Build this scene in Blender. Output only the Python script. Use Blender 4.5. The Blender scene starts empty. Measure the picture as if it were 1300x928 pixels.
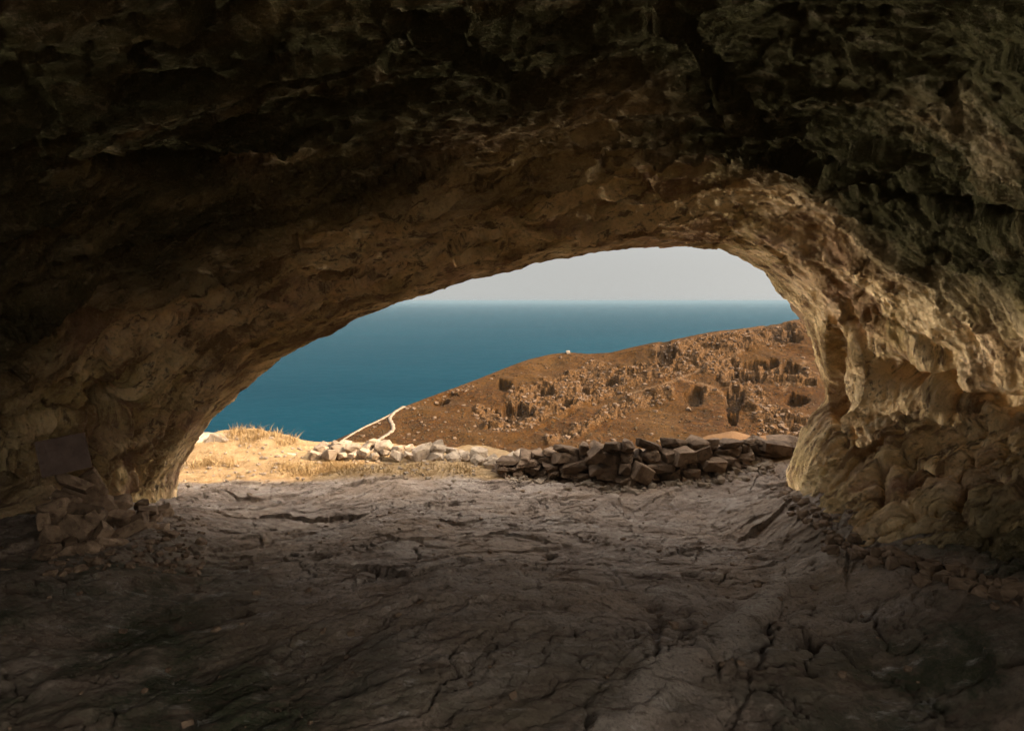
import bpy, bmesh, math, random
import numpy as np
from mathutils import Vector, Matrix

random.seed(7)
rng = np.random.default_rng(11)
SC = bpy.context.scene
COL = SC.collection
R = math.radians

# ------------------------------------------------------------------ camera numbers
F = 800.0                      # focal length in pixels of the 1300 px wide photograph
EYE = 1.7
TH = math.atan(82.0 / F)       # looking down a little
CT, ST = math.cos(TH), math.sin(TH)

def pt(px, py, y):
    """world point seen at a photo pixel, at forward distance y"""
    X = (np.asarray(px, float) - 650) / F
    Z = (464 - np.asarray(py, float)) / F
    dy = CT + Z * ST
    dz = -ST + Z * CT
    k = np.asarray(y, float) / dy
    return X * k, np.asarray(y, float) + 0 * k, EYE + dz * k

def pix(x, y, z):
    zz = z - EYE
    f = y * CT - zz * ST
    u = y * ST + zz * CT
    f = np.where(f < .05, .05, f)
    return 650 + F * x / f, 464 - F * u / f

# ------------------------------------------------------------------ numpy noise
def _h(ix, iy, iz, s):
    n = (ix.astype(np.uint32) * np.uint32(374761393)) ^ (iy.astype(np.uint32) * np.uint32(668265263)) \
        ^ (iz.astype(np.uint32) * np.uint32(2147483647 - 1013)) ^ np.uint32((s * 974711 + 12345) & 0xffffffff)
    n = (n ^ (n >> np.uint32(13))) * np.uint32(1274126177)
    n = (n ^ (n >> np.uint32(15))) * np.uint32(2246822519)
    return n ^ (n >> np.uint32(16))

from concurrent.futures import ThreadPoolExecutor
POOL = ThreadPoolExecutor(4)
CH = 12000
def chunked(fn, x, y, z, s, nout):
    x, y, z = np.broadcast_arrays(np.asarray(x, np.float32), np.asarray(y, np.float32), np.asarray(z, np.float32))
    shp = x.shape; x, y, z = x.ravel(), y.ravel(), z.ravel()
    out = [np.empty(x.size, np.float32) for _ in range(nout)]
    def job(i):
        r_ = fn(x[i:i+CH], y[i:i+CH], z[i:i+CH], s)
        for o_, v_ in zip(out, r_ if nout > 1 else (r_,)): o_[i:i+CH] = v_
    list(POOL.map(job, range(0, x.size, CH)))
    out = [o_.reshape(shp) for o_ in out]
    return out if nout > 1 else out[0]

def perlin(x, y, z, s=0): return chunked(_perlin, x, y, z, s, 1)
def worley(x, y, z, s=0): return chunked(_worley, x, y, z, s, 3)

def _perlin(x, y, z, s=0):
    xi = np.floor(x).astype(np.int32); yi = np.floor(y).astype(np.int32); zi = np.floor(z).astype(np.int32)
    fx = (x - xi).astype(np.float32); fy = (y - yi).astype(np.float32); fz = (z - zi).astype(np.float32)
    ux = fx * fx * fx * (fx * (fx * 6 - 15) + 10)
    uy = fy * fy * fy * (fy * (fy * 6 - 15) + 10)
    uz = fz * fz * fz * (fz * (fz * 6 - 15) + 10)
    def g(a, b, c):
        h = _h(xi + a, yi + b, zi + c, s)
        gx = (h & np.uint32(1023)).astype(np.float32) * np.float32(1 / 511.5) - 1
        gy = ((h >> np.uint32(10)) & np.uint32(1023)).astype(np.float32) * np.float32(1 / 511.5) - 1
        gz = ((h >> np.uint32(20)) & np.uint32(1023)).astype(np.float32) * np.float32(1 / 511.5) - 1
        return gx * (fx - a) + gy * (fy - b) + gz * (fz - c)
    def L(a, b, t): return a + (b - a) * t
    return L(L(L(g(0,0,0), g(1,0,0), ux), L(g(0,1,0), g(1,1,0), ux), uy),
             L(L(g(0,0,1), g(1,0,1), ux), L(g(0,1,1), g(1,1,1), ux), uy), uz) * 1.3

def fbm(x, y, z, octv=4, s=0, gain=.5, lac=2.03):
    a, f, t = 1.0, 1.0, 0
    for i in range(octv):
        t = t + a * perlin(x * f + 17.3 * i, y * f - 9.1 * i, z * f + 3.7 * i, s + i)
        a *= gain; f *= lac
    return t

def ridged(x, y, z, octv=4, s=0, gain=.5, lac=2.1):
    a, f, t = 1.0, 1.0, 0
    for i in range(octv):
        t = t + a * (1 - np.abs(perlin(x * f + 7.3 * i, y * f - 5.1 * i, z * f + 1.7 * i, s + i)) * 2.2)
        a *= gain; f *= lac
    return t

def _worley(x, y, z, s=0):
    """F1, F2 and a random number of the nearest cell"""
    xi = np.floor(x).astype(np.int32); yi = np.floor(y).astype(np.int32); zi = np.floor(z).astype(np.int32)
    f1 = np.full(x.shape, 9., np.float32); f2 = f1.copy(); cid = np.zeros(x.shape, np.float32)
    for a in (-1, 0, 1):
        for b in (-1, 0, 1):
            for c in (-1, 0, 1):
                h = _h(xi + a, yi + b, zi + c, s)
                qx = xi + a + (h & np.uint32(1023)) * np.float32(1 / 1023)
                qy = yi + b + ((h >> np.uint32(10)) & np.uint32(1023)) * np.float32(1 / 1023)
                qz = zi + c + ((h >> np.uint32(20)) & np.uint32(1023)) * np.float32(1 / 1023)
                d = np.sqrt((x - qx) ** 2 + (y - qy) ** 2 + (z - qz) ** 2).astype(np.float32)
                m = d < f1
                f2 = np.where(m, f1, np.minimum(f2, d))
                cid = np.where(m, (_h(xi + a, yi + b, zi + c, s + 77) & np.uint32(1023)) * np.float32(1 / 1023), cid)
                f1 = np.where(m, d, f1)
    return f1, f2, cid

def _facet(x, y, z, s=0):
    xi = np.floor(x).astype(np.int32); yi = np.floor(y).astype(np.int32); zi = np.floor(z).astype(np.int32)
    f1 = np.full(x.shape, 9., np.float32); f2 = f1.copy(); val = np.zeros(x.shape, np.float32)
    k = np.float32(1 / 1023); m10 = np.uint32(1023)
    for a in (-1, 0, 1):
        for b in (-1, 0, 1):
            for c in (-1, 0, 1):
                h = _h(xi + a, yi + b, zi + c, s); g = _h(xi + a, yi + b, zi + c, s + 131)
                dx = x - (xi + a + (h & m10) * k); dy = y - (yi + b + ((h >> np.uint32(10)) & m10) * k); dz = z - (zi + c + ((h >> np.uint32(20)) & m10) * k)
                d = np.sqrt(dx * dx + dy * dy + dz * dz).astype(np.float32)
                v = (((g & m10) * k - .5) * dx + (((g >> np.uint32(10)) & m10) * k - .5) * dy + (((g >> np.uint32(20)) & m10) * k - .5) * dz) * 2 + ((g & np.uint32(255)) / np.float32(255) - .5) * .5
                m = d < f1
                f2 = np.where(m, f1, np.minimum(f2, d)); val = np.where(m, v, val); f1 = np.where(m, d, f1)
    return val, f2 - f1
def facet(x, y, z, s=0): return chunked(_facet, x, y, z, s, 2)

def sst(a, b, x):
    t = np.clip((x - a) / (b - a), 0, 1)
    return t * t * (3 - 2 * t)

def gnorm(x, y, z):
    """unit normals of a grid of points"""
    P = np.stack([x, y, z], -1)
    du = np.gradient(P, axis=1); dv = np.gradient(P, axis=0)
    n = np.cross(du, dv)
    return n / np.maximum(np.linalg.norm(n, axis=-1, keepdims=True), 1e-9)

def blur(a, k, axis):
    ker = np.hanning(k + 2)[1:-1]; ker /= ker.sum()
    pad = [(0, 0)] * a.ndim; pad[axis] = (k // 2, k // 2)
    b = np.pad(a, pad, mode='edge')
    return np.apply_along_axis(lambda v: np.convolve(v, ker, 'valid'), axis, b)

# ------------------------------------------------------------------ object helpers
def tag(o, label=None, cat=None, group=None, kind=None):
    if label: o['label'] = label
    if cat: o['category'] = cat
    if group: o['group'] = group
    if kind: o['kind'] = kind
    return o

def mesh_np(name, verts, faces, mat, parent=None, smooth=True):
    me = bpy.data.meshes.new(name)
    verts = np.asarray(verts, np.float32); faces = np.asarray(faces, np.int32)
    n, k = faces.shape
    me.vertices.add(len(verts)); me.vertices.foreach_set('co', verts.ravel())
    me.loops.add(n * k); me.loops.foreach_set('vertex_index', faces.ravel())
    me.polygons.add(n)
    me.polygons.foreach_set('loop_start', np.arange(0, n * k, k, dtype=np.int32))
    me.polygons.foreach_set('use_smooth', np.full(n, smooth))
    me.update(calc_edges=True)
    me.materials.append(mat)
    o = bpy.data.objects.new(name, me); COL.objects.link(o)
    if parent: o.parent = parent
    return o

def grid_obj(name, x, y, z, mat, flip=False, smooth=True):
    r, c = x.shape
    i = np.arange(r * c).reshape(r, c)
    f = np.stack([i[:-1, :-1], i[:-1, 1:], i[1:, 1:], i[1:, :-1]], -1).reshape(-1, 4)
    if flip: f = f[:, ::-1]
    return mesh_np(name, np.stack([x, y, z], -1).reshape(-1, 3), f, mat, smooth=smooth)

def add_attr(o, name, arr):
    a = o.data.attributes.new(name, 'FLOAT', 'POINT')
    a.data.foreach_set('value', np.asarray(arr, np.float32).ravel())

# ------------------------------------------------------------------ material helper
class NT:
    def __init__(s, name):
        s.m = bpy.data.materials.new(name); s.m.use_nodes = True
        s.t = s.m.node_tree; s.b = s.t.nodes['Principled BSDF']
        s.b.inputs['Specular IOR Level'].default_value = .06
        s.b.inputs['Roughness'].default_value = .9
    def n(s, typ, **kw):
        nd = s.t.nodes.new(typ)
        for k, v in kw.items(): setattr(nd, k, v)
        return nd
    def put(s, nd, key, v):
        if hasattr(v, 'links') or isinstance(v, bpy.types.NodeSocket): s.t.links.new(v, nd.inputs[key])
        else: nd.inputs[key].default_value = v
    def coord(s, kind='Object', scale=(1, 1, 1), rot=(0, 0, 0)):
        tc = s.n('ShaderNodeTexCoord'); mp = s.n('ShaderNodeMapping')
        s.t.links.new(tc.outputs[kind], mp.inputs['Vector'])
        mp.inputs['Scale'].default_value = scale; mp.inputs['Rotation'].default_value = rot
        return mp.outputs['Vector']
    def noise(s, vec, scale, det=5, rough=.6, dist=0):
        nd = s.n('ShaderNodeTexNoise'); s.put(nd, 'Vector', vec)
        s.put(nd, 'Scale', scale); s.put(nd, 'Detail', det); s.put(nd, 'Roughness', rough); s.put(nd, 'Distortion', dist)
        return nd.outputs['Fac']
    def voro(s, vec, scale, feature='F1', out='Distance'):
        nd = s.n('ShaderNodeTexVoronoi', feature=feature); s.put(nd, 'Vector', vec); s.put(nd, 'Scale', scale)
        return nd.outputs[out]
    def ramp(s, fac, stops):
        nd = s.n('ShaderNodeValToRGB'); s.put(nd, 'Fac', fac)
        e = nd.color_ramp.elements
        while len(e) < len(stops): e.new(.5)
        for q, (p, c) in zip(e, stops):
            q.position = p
            q.color = (c, c, c, 1) if isinstance(c, (int, float)) else (*c, 1)
        return nd.outputs['Color']
    def mix(s, fac, a, b, mode='MIX'):
        nd = s.n('ShaderNodeMix', data_type='RGBA', blend_type=mode)
        for key, v in ((0, fac), (6, a), (7, b)):
            if isinstance(v, tuple) and len(v) == 3: v = (*v, 1)
            s.put(nd, key, v)
        return nd.outputs[2]
    def math(s, op, a, b=0.):
        nd = s.n('ShaderNodeMath', operation=op); s.put(nd, 0, a); s.put(nd, 1, b)
        return nd.outputs[0]
    def attr(s, name):
        nd = s.n('ShaderNodeAttribute', attribute_name=name); return nd.outputs['Fac']
    def bump(s, h, strength=.5, dist=.02, normal=None):
        nd = s.n('ShaderNodeBump'); s.put(nd, 'Height', h); s.put(nd, 'Strength', strength); s.put(nd, 'Distance', dist)
        if normal is not None: s.put(nd, 'Normal', normal)
        return nd.outputs['Normal']
    def done(s, col, normal=None, rough=None):
        s.put(s.b, 'Base Color', col if not isinstance(col, tuple) else (*col, 1))
        if normal is not None: s.put(s.b, 'Normal', normal)
        if rough is not None: s.put(s.b, 'Roughness', rough)
        return s.m

def rock_cave_mat():
    k = NT('cave_rock')
    v = k.coord()
    vs = k.coord(scale=(.55, 2.0, 1.3), rot=(.25, .1, .3))
    big = k.noise(v, .9, 4, .55, 0)
    med = k.noise(vs, 3.2, 8, .68, .1)
    fine = k.noise(v, 26, 6, .7); grain = k.noise(k.coord(scale=(.8, 1.6, 1.2)), 62, 5, .75); blot = k.noise(vs, 8, 8, .75, .1)
    col = k.ramp(med, [(.24, (.34, .215, .11)), (.40, (.52, .355, .195)), (.54, (.62, .445, .265)), (.70, (.72, .55, .36))])
    col = k.mix(k.ramp(big, [(.42, 0), (.62, .75)]), col, (.38, .28, .125), 'MIX')
    ba = k.n('ShaderNodeAttribute', attribute_name='bedco').outputs['Vector']
    bed = k.noise(ba, 4.2, 8, .68, .08); bedf = k.noise(ba, 17, 7, .72, .08)
    col = k.mix(k.ramp(bed, [(.41, .88), (.495, 0)]), col, (.19, .115, .058))
    col = k.mix(k.ramp(bed, [(.515, 0), (.59, .9)]), col, (.74, .55, .32))
    col = k.mix(k.ramp(bedf, [(.40, .85), (.465, 0)]), col, (.13, .075, .04))
    red = k.noise(v, 1.7, 7, .65, .1)
    col = k.mix(k.ramp(red, [(.52, 0), (.68, .6)]), col, (.44, .27, .185))
    green_shade = k.noise(v, .75, 8, .68, .2)
    col = k.mix(k.math('MULTIPLY', k.ramp(green_shade, [(.46, 0), (.57, .9)]), k.attr('shade_mask')), col, (.022, .028, .012))  # greenish dark patches painted where the cave falls into shade
    shade_paint = k.math('MULTIPLY', k.ramp(k.noise(vs, .8, 8, .68, .15), [(.26, .25), (.52, .96)]), k.attr('shade_mask'))  # deep parts darkened in the rock colour, standing in for shade
    col = k.mix(shade_paint, col, (.045, .038, .018))
    vein = k.ramp(k.noise(vs, 1.6, 7, .6, 1.6), [(.485, 0), (.5, 1), (.515, 0)])
    col = k.mix(k.math('MULTIPLY', vein, .10), col, (.62, .47, .33))
    col = k.mix(k.ramp(blot, [(.33, .5), (.43, 0)]), col, (.15, .09, .048))
    col = k.mix(k.ramp(blot, [(.56, 0), (.70, .55)]), col, (.66, .52, .36))
    col = k.mix(k.ramp(grain, [(.34, .4), (.45, 0)]), col, (.09, .056, .032))
    col = k.mix(k.ramp(grain, [(.55, 0), (.70, .35)]), col, (.66, .54, .40))
    col = k.mix(k.ramp(fine, [(.3, .5), (.44, 0)]), col, (.09, .055, .032))
    hv = k.n('ShaderNodeHueSaturation'); k.put(hv, 'Color', col); k.put(hv, 'Value', 1.28); k.put(hv, 'Saturation', 1.12); col = k.mix(k.math('MULTIPLY', shade_paint, .8), hv.outputs['Color'], (.034, .031, .013))  # second pass of the painted darkness
    nrm = k.bump(bed, 1.0, .16)
    nrm = k.bump(bedf, 1.0, .07, nrm)
    nrm = k.bump(k.noise(vs, 9, 8, .72, 0), .8, .05, nrm)
    nrm = k.bump(k.math('ADD', fine, grain), .8, .018, nrm)
    return k.done(col, nrm, .93)

def rock_floor_mat():
    k = NT('floor_rock')
    v = k.coord()
    vs = k.coord(scale=(.8, 1.7, 1), rot=(0, 0, .45))
    med = k.noise(vs, 2.6, 8, .68, .1)
    col = k.ramp(med, [(.26, (.155, .105, .072)), (.45, (.27, .20, .145)), (.58, (.34, .265, .20)), (.75, (.43, .35, .275))])
    brown = k.noise(v, .8, 7, .65, .1)
    col = k.mix(k.ramp(brown, [(.45, 0), (.66, .7)]), col, (.33, .22, .135))
    col = k.mix(k.math('MULTIPLY', k.attr('shade_mask'), .50), col, (.10, .072, .046))  # near floor and corners darkened in colour as shade
    green_shade = k.noise(v, 1.0, 9, .74, .2)
    col = k.mix(k.math('MULTIPLY', k.ramp(green_shade, [(.42, 0), (.55, .92)]), k.attr('shade_mask')), col, (.03, .036, .016))  # greenish dark patches, also painted shade
    col = k.mix(k.math('MULTIPLY', k.attr('vein'), .55), col, (.42, .34, .26))
    col = k.mix(k.math('MULTIPLY', k.attr('crack'), .7), col, (.045, .03, .022))
    fine = k.noise(v, 34, 6, .72); grain = k.noise(v, 75, 5, .75); blot = k.noise(k.coord(scale=(.5, 1.9, 1), rot=(0, 0, .45)), 7, 9, .75, .1)
    col = k.mix(k.ramp(blot, [(.38, .8), (.455, 0)]), col, (.095, .062, .040))
    col = k.mix(k.ramp(blot, [(.57, 0), (.72, .5)]), col, (.66, .58, .50))
    col = k.mix(k.ramp(fine, [(.34, .7), (.48, 0)]), col, (.09, .062, .045))
    col = k.mix(k.ramp(grain, [(.38, .45), (.5, 0)]), col, (.12, .085, .06))
    col = k.mix(k.attr('dust'), col, k.mix(k.ramp(k.noise(v, 6, 8, .75), [(.35, 0), (.65, 1)]), (.19, .115, .050), (.34, .22, .108)))
    col = k.mix(k.attr('soil'), col, k.mix(k.noise(v, 3, 5, .7), (.06, .027, .010), (.15, .082, .036)))
    nrm = k.bump(k.noise(vs, 11, 8, .74, 0), .9, .05)
    nrm = k.bump(k.math('ADD', fine, grain), .7, .014, nrm)
    return k.done(col, nrm, .92)

def stone_mat(name, lo, hi, spot):
    k = NT(name)
    v = k.coord()
    oi = k.n('ShaderNodeObjectInfo')
    k2 = k.n('ShaderNodeVectorMath', operation='ADD')
    k.put(k2, 0, v); k.t.links.new(oi.outputs['Location'], k2.inputs[1])
    w = k2.outputs[0]
    col = k.ramp(k.noise(w, 7, 7, .68, .4), [(.3, lo), (.68, hi)])
    col = k.mix(k.ramp(k.noise(w, 19, 5, .65), [(.54, 0), (.66, .7)]), col, spot)
    val = k.math('ADD', k.math('MULTIPLY', oi.outputs['Random'], .5), .68)
    hv = k.n('ShaderNodeHueSaturation'); k.put(hv, 'Color', col); k.put(hv, 'Value', val)
    nrm = k.bump(k.noise(w, 22, 7, .7), .6, .02)
    return k.done(hv.outputs['Color'], nrm, .92)

def terrain_mat():
    k = NT('hillside')
    v = k.coord()
    n1 = k.noise(v, .05, 6, .6, .5); n2 = k.noise(v, .5, 7, .7); n3 = k.noise(v, 1.6, 6, .7)
    soil = k.ramp(n2, [(.3, (.015, .0072, .003)), (.5, (.044, .0205, .0085)), (.7, (.088, .045, .0195))])
    soil = k.mix(k.ramp(n1, [(.45, 0), (.6, .6)]), soil, (.066, .034, .0145))
    n0 = k.noise(v, .022, 7, .65, .8)
    soil = k.mix(k.ramp(n0, [(.46, 0), (.62, .35)]), soil, (.075, .045, .021))
    soil = k.mix(k.ramp(k.noise(v, .11, 7, .7, .6), [(.50, 0), (.62, .65)]), soil, (.034, .019, .009))
    rock = k.ramp(n3, [(.3, (.020, .011, .006)), (.5, (.070, .039, .020)), (.68, (.165, .098, .053))])
    rk = k.math('ADD', k.attr('rock'), k.math('MULTIPLY', k.math('SUBTRACT', n2, .5), .9))
    col = k.mix(k.ramp(rk, [(.40, 0), (.58, 1)]), soil, rock)
    bush = k.ramp(k.noise(v, .9, 4, .6), [(.56, 0), (.63, .85)])
    col = k.mix(bush, col, (.026, .016, .008))
    col = k.mix(k.attr('scrub'), col, (.020, .014, .009))  # dark hollows: shade put into the colour, not plants
    col = k.mix(k.math('MULTIPLY', k.attr('trail'), .35), col, (.20, .13, .08))
    hv = k.n('ShaderNodeHueSaturation'); k.put(hv, 'Color', col); k.put(hv, 'Saturation', 1.18); k.put(hv, 'Value', .80); col = hv.outputs['Color']
    nrm = k.bump(n3, .9, .8)
    return k.done(col, nrm, .95)

def simple_mat(name, a, b, scale, bs=.4, bd=.02):
    k = NT(name); v = k.coord()
    f = k.noise(v, scale, 6, .65)
    return k.done(k.ramp(f, [(.3, a), (.7, b)]), k.bump(f, bs, bd), .9)

def sea_mat():
    k = NT('sea_water')
    v = k.coord(scale=(1, 1, 1))
    n = k.noise(v, .012, 8, .6)
    big = k.noise(k.coord(scale=(.00035, .0012, 1)), 1, 4, .6)
    col = k.mix(k.ramp(big, [(.35, 0), (.65, 1)]), (.0012, .015, .023), (.0020, .020, .029))
    nrm = k.bump(n, .35, 12)
    k.b.inputs['Specular IOR Level'].default_value = .5; k.b.inputs['IOR'].default_value = 1.012
    return k.done(col, nrm, .30)

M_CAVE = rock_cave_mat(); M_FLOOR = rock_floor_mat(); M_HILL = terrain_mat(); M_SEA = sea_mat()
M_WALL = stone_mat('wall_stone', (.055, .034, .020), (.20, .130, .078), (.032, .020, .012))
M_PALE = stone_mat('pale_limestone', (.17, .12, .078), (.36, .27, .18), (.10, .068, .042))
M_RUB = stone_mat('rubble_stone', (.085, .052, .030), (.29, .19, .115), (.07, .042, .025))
M_SLAB = stone_mat('slab_stone', (.10, .066, .050), (.165, .112, .086), (.085, .057, .044))
M_PATH = simple_mat('pale_path', (.11, .076, .048), (.21, .15, .10), .6)
def grass_mat():
    k = NT('straw'); v = k.coord()
    return k.done(k.ramp(k.noise(v, 5, 4), [(.3, (.15, .085, .033)), (.5, (.26, .165, .070)), (.72, (.36, .255, .13))]), None, .8)
M_GRASS = grass_mat()

# ------------------------------------------------------------------ floor height (one function for all that stands on it)
VEIN = [(700, 985), (790, 905), (870, 845), (940, 790), (1000, 735), (1062, 690)]
def floor_base(x, y):
    x = np.asarray(x, float); y = np.asarray(y, float)
    z = -.3 * sst(-1, 7, y)
    z = z + .28 * sst(1.6, 3.6, x) * sst(4.5, 6.6, y)
    z = z + .16 * np.exp(-((x + .2) / 2.2) ** 2) * np.exp(-((y - 3.2) / 1.8) ** 2)
    z = z + .12 * fbm(x * .45, y * .45, 0 * x, 3, 5)
    z = z + .34 * sst(1.75, 2.9, x) * sst(6.3, 5.3, y)
    z = z + .25 * sst(-1.9, -3.4, x) * sst(6.3, 4.5, y)
    # outside: level terrace, bank on the left, then the drop
    z = z + (.12 + .10 * perlin(x * 1.3, y * 1.3, 0 * x, 31)) * sst(7.6, 8.4, y) * sst(-2.6, -3.3, x)
    edge = 8.75 + .25 * perlin(x * .7, 0 * x, 0 * x, 33)
    rt = sst(-.6, .8, x)
    edge = edge - 1.25 * rt
    drop = .85 * np.maximum(0, y - edge)
    shelf = np.minimum(drop, 1.97 + .10 * perlin(x * .5, y * .5, 0 * x, 35) + .85 * np.maximum(0, y - 17))
    shelf = shelf + np.minimum(drop, .5) * sst(6.2, 3.6, x) * sst(9.5, 12, y) + .10 * fbm(x * .9, y * .5, 0 * x, 3, 37) * sst(10, 12, y)
    z = z - drop * (1 - rt) - shelf * rt
    return z

_tx = np.linspace(-12, 12, 481); _ty = np.linspace(-2, 22, 481)
_TB = floor_base(*np.meshgrid(_tx, _ty))
def floor_at(x, y):
    u = min(max((x + 12) * 20, 0), 479.999); v = min(max((y + 2) * 20, 0), 479.999)
    j, i = int(u), int(v); a, b = v - i, u - j
    return float((_TB[i, j] * (1-b) + _TB[i, j+1] * b) * (1-a) + (_TB[i+1, j] * (1-b) + _TB[i+1, j+1] * b) * a)

def _ray(px, py, y):
    Z = (464 - py) / F; k = y / (CT + Z * ST)
    return (px - 650) / F * k, EYE + (Z * CT - ST) * k
def floor_hit(px, py):
    """where a photo pixel's ray meets the base floor"""
    lo, hi = 1.2, 14.
    for _ in range(26):
        m = (lo + hi) / 2
        a, c = _ray(px, py, m)
        if c > floor_at(a, m): lo = m
        else: hi = m
    a, c = _ray(px, py, lo)
    return float(a), lo, float(c)

# ------------------------------------------------------------------ cave shell
MOUTH = [(205,760),(208,690),(213,650),(216,622),(222,600),(232,580),(250,555),(275,525),(305,497),(340,465),(380,440),(420,420),(455,402),
 (500,388),(545,372),(600,355),(650,342),(700,328),(740,320),(790,313),(840,311),(885,312),(915,317),(950,330),(975,345),
 (985,358),(1000,378),(1020,398),(1028,412),(1033,435),(1041,465),(1049,494),(1048,510),(1033,526),(1019,553),(1008,580),(1003,605),(1004,650),(1006,760)]
BACK = 7.7  # how far the cave runs to its added open rear
def build_cave():
    mp = np.array(MOUTH, float)
    ym = np.interp(mp[:, 0], [200, 300, 520, 800, 960, 1050], [6.35, 6.2, 5.85, 5.75, 6.0, 6.3])
    x, y, z = pt(mp[:, 0], mp[:, 1], ym)
    d = np.r_[0, np.cumsum(np.hypot(np.diff(x), np.diff(z)))]
    NS = 960
    s = np.linspace(0, d[-1], NS)
    x0 = np.interp(s, d, x); y0 = np.interp(s, d, ym); z0 = np.interp(s, d, z)
    def sm(a, k): return blur(a[None], k, 1)[0]
    x0, y0, z0 = sm(x0, 9), sm(y0, 41), sm(z0, 9)
    # outward normal of the section
    xs, zs = sm(sm(x0, 101), 61), sm(sm(z0, 101), 61)
    tx, tz = np.gradient(xs), np.gradient(zs)
    l = np.hypot(tx, tz); nx, nz = -tz / l, tx / l
    # rows: q < 0 outside, q > 0 inside
    q = np.r_[np.linspace(-6, -.6, 26)[:-1], np.linspace(-.6, 0, 34)[:-1], np.linspace(0, 3.9, 400)[:-1], np.linspace(3.9, BACK, 80)]
    Q = q[:, None] + 0 * s[None]; S = s[None] + 0 * Q
    top = np.clip(nz, 0, 1)[None]
    g = np.clip(Q, 0, 4.6)
    grow = (.05 + .07 * sst(0, .8, -nx[None]) + .95 * top) * (1.15 * np.sin(np.clip(g / 4.6, 0, 1) * math.pi / 2))
    lip = np.clip(Q, 0, .35) * .10
    X = x0[None] + nx[None] * (grow + lip); Z = z0[None] + nz[None] * (grow + lip)
    kr = 1 - .36 * sst(.3, 2.6, x0)[None]                  # added rear opening for fill light, cut further open on the right
    Y = y0[None] - np.where(Q > 3.9, 3.9 + (Q - 3.9) * kr, Q)
    # lower walls lean into the room
    inn = sst(.15, 1.7, Q)
    X = X + (-.55 * sst(1.05, -.45, Z) ** 1.2 + .60 * sst(-.1, .9, Z) * sst(2.2, 1.2, Z)) * inn * (X > 0)
    X = X + .30 * sst(.7, -.3, Z) * sst(.3, 2.2, Q) * (X < 0)
    # the back is left open, an added way in for light
    c = np.clip((Q - 5.6) / (BACK - 5.6), 0, 1); sc = 1 + 0 * c     # full width, so the added opening lets in more light
    X = .1 + (X - .1) * sc; Z = .9 + (Z - .9) * sc
    # outside: round over the lip, the rock face leans back above the cave
    o = np.clip(-Q, 0, 6)
    e = np.clip(o, 0, .6) / .6
    out = .28 * e ** 2 + np.clip(o - .6, 0, 9) * 1.0
    X = X + nx[None] * out * (Q < 0); Z = Z + np.maximum(nz, .0)[None] * out * (Q < 0)
    yo = .22 * np.sin(e * math.pi / 2) - np.clip(o - .6, 0, 9) * .9 * top
    yo = yo + np.clip(o - .6, 0, 9) * .62 * sst(.75, 1, nx[None] + 0 * Q)          # the spur to the right of the mouth
    Z = Z + np.clip(o - .6, 0, 9) * .45 * sst(.2, .9, nx[None] + 0 * Q)
    Y = np.where(Q < 0, y0[None] + yo, Y)
    n = gnorm(X, Y, Z)
    # orient: outward = away from the middle of the room
    sgn = np.sign((n[..., 0] * nx[None] + n[..., 2] * nz[None])[60:300].mean())
    n = n * sgn
    px, py = pix(X, Y, Z)
    vis = (Q > .02) & (Y > .6)
    keep = sst(0, .55, np.abs(Q))          # leave the traced outline alone
    D = np.zeros_like(X)
    # big lumps
    D += keep * (.11 * fbm(X * .7, Y * .7, Z * .7, 3, 1) + .03 * sst(0, 1, nx[None] * -1 + 0 * Q))
    # pockets and bulges of the photograph (+ outward, - inward)
    FEAT = [(236,402,34,9,-6,.20),(144,512,30,18,-25,.26),(75,408,75,11,-8,.16),(20,672,52,42,0,.75),(168,588,16,18,0,.12),
      (60,535,70,10,-6,.10),(300,450,70,8,-28,.06),(90,330,120,16,-20,.09),(210,200,150,16,5,.09),(380,250,130,12,-14,.06),
      (1172,470,44,17,6,.40),(1262,502,70,9,10,.24),(1062,480,9,70,-4,.20),(1075,500,5,60,-6,.10),(1165,652,34,10,14,.16),(1222,640,16,24,0,.10),
      (1280,785,60,34,0,.35),(1240,260,90,18,10,.12),(1120,225,60,12,-10,.08),(1000,205,60,12,-20,.06),(720,245,60,10,-10,.05),
      (1120,415,90,12,24,-.08),(1086,470,9,40,-6,-.08),
      (1140,615,8,50,0,-.05),(1118,650,5,60,4,.08),(1160,590,50,4,20,.06),(1230,600,70,4,6,.07),(1240,680,60,4,-8,.07),
      (900,75,9,78,-36,-.09),(570,48,90,8,28,-.07),(845,10,8,40,-20,-.06),(760,280,120,6,-4,-.04),(420,330,140,7,-25,-.05)]
    for (a, b, ra, rb, rot, amp) in FEAT:
        t = R(rot); u = (px - a) * math.cos(t) + (py - b) * math.sin(t); w = -(px - a) * math.sin(t) + (py - b) * math.cos(t)
        r2 = np.sqrt((u / ra) ** 2 + (w / rb) ** 2) + .28 * perlin(px * .03, py * .03, 0 * px, 71)
        D += vis * amp * sst(1.45, .55, r2)
    X1 = X + n[..., 0] * D; Y1 = Y + n[..., 1] * D; Z1 = Z + n[..., 2] * D
    # beds of rock that sweep along the arch
    wv = .55 * fbm(X * .8, Y * .8, Z * .8, 4, 12)
    BY = Y + .09 * wv + .10 * np.sin(S * .9) + .05 * S - .12 * fbm(S * .5, Y * .5, 0 * S, 3, 15)
    ph = Y * 2.1 + wv * 1.6 + .28 * S * .35 + .8 * nx[None] * Z
    k1 = ph - np.floor(ph)
    led = np.where(k1 < .86, k1 / .86, (1 - k1) / .14)
    m1 = sst(-.25, .35, fbm(X * .6, Y * .9, Z * .6, 3, 21))
    ph2 = Y * 5.6 + wv * 3.4 + .7 * nx[None] * Z * 2 + .3 * fbm(X * 2, Y * 2, Z * 2, 3, 14)
    k2 = ph2 - np.floor(ph2)
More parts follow.
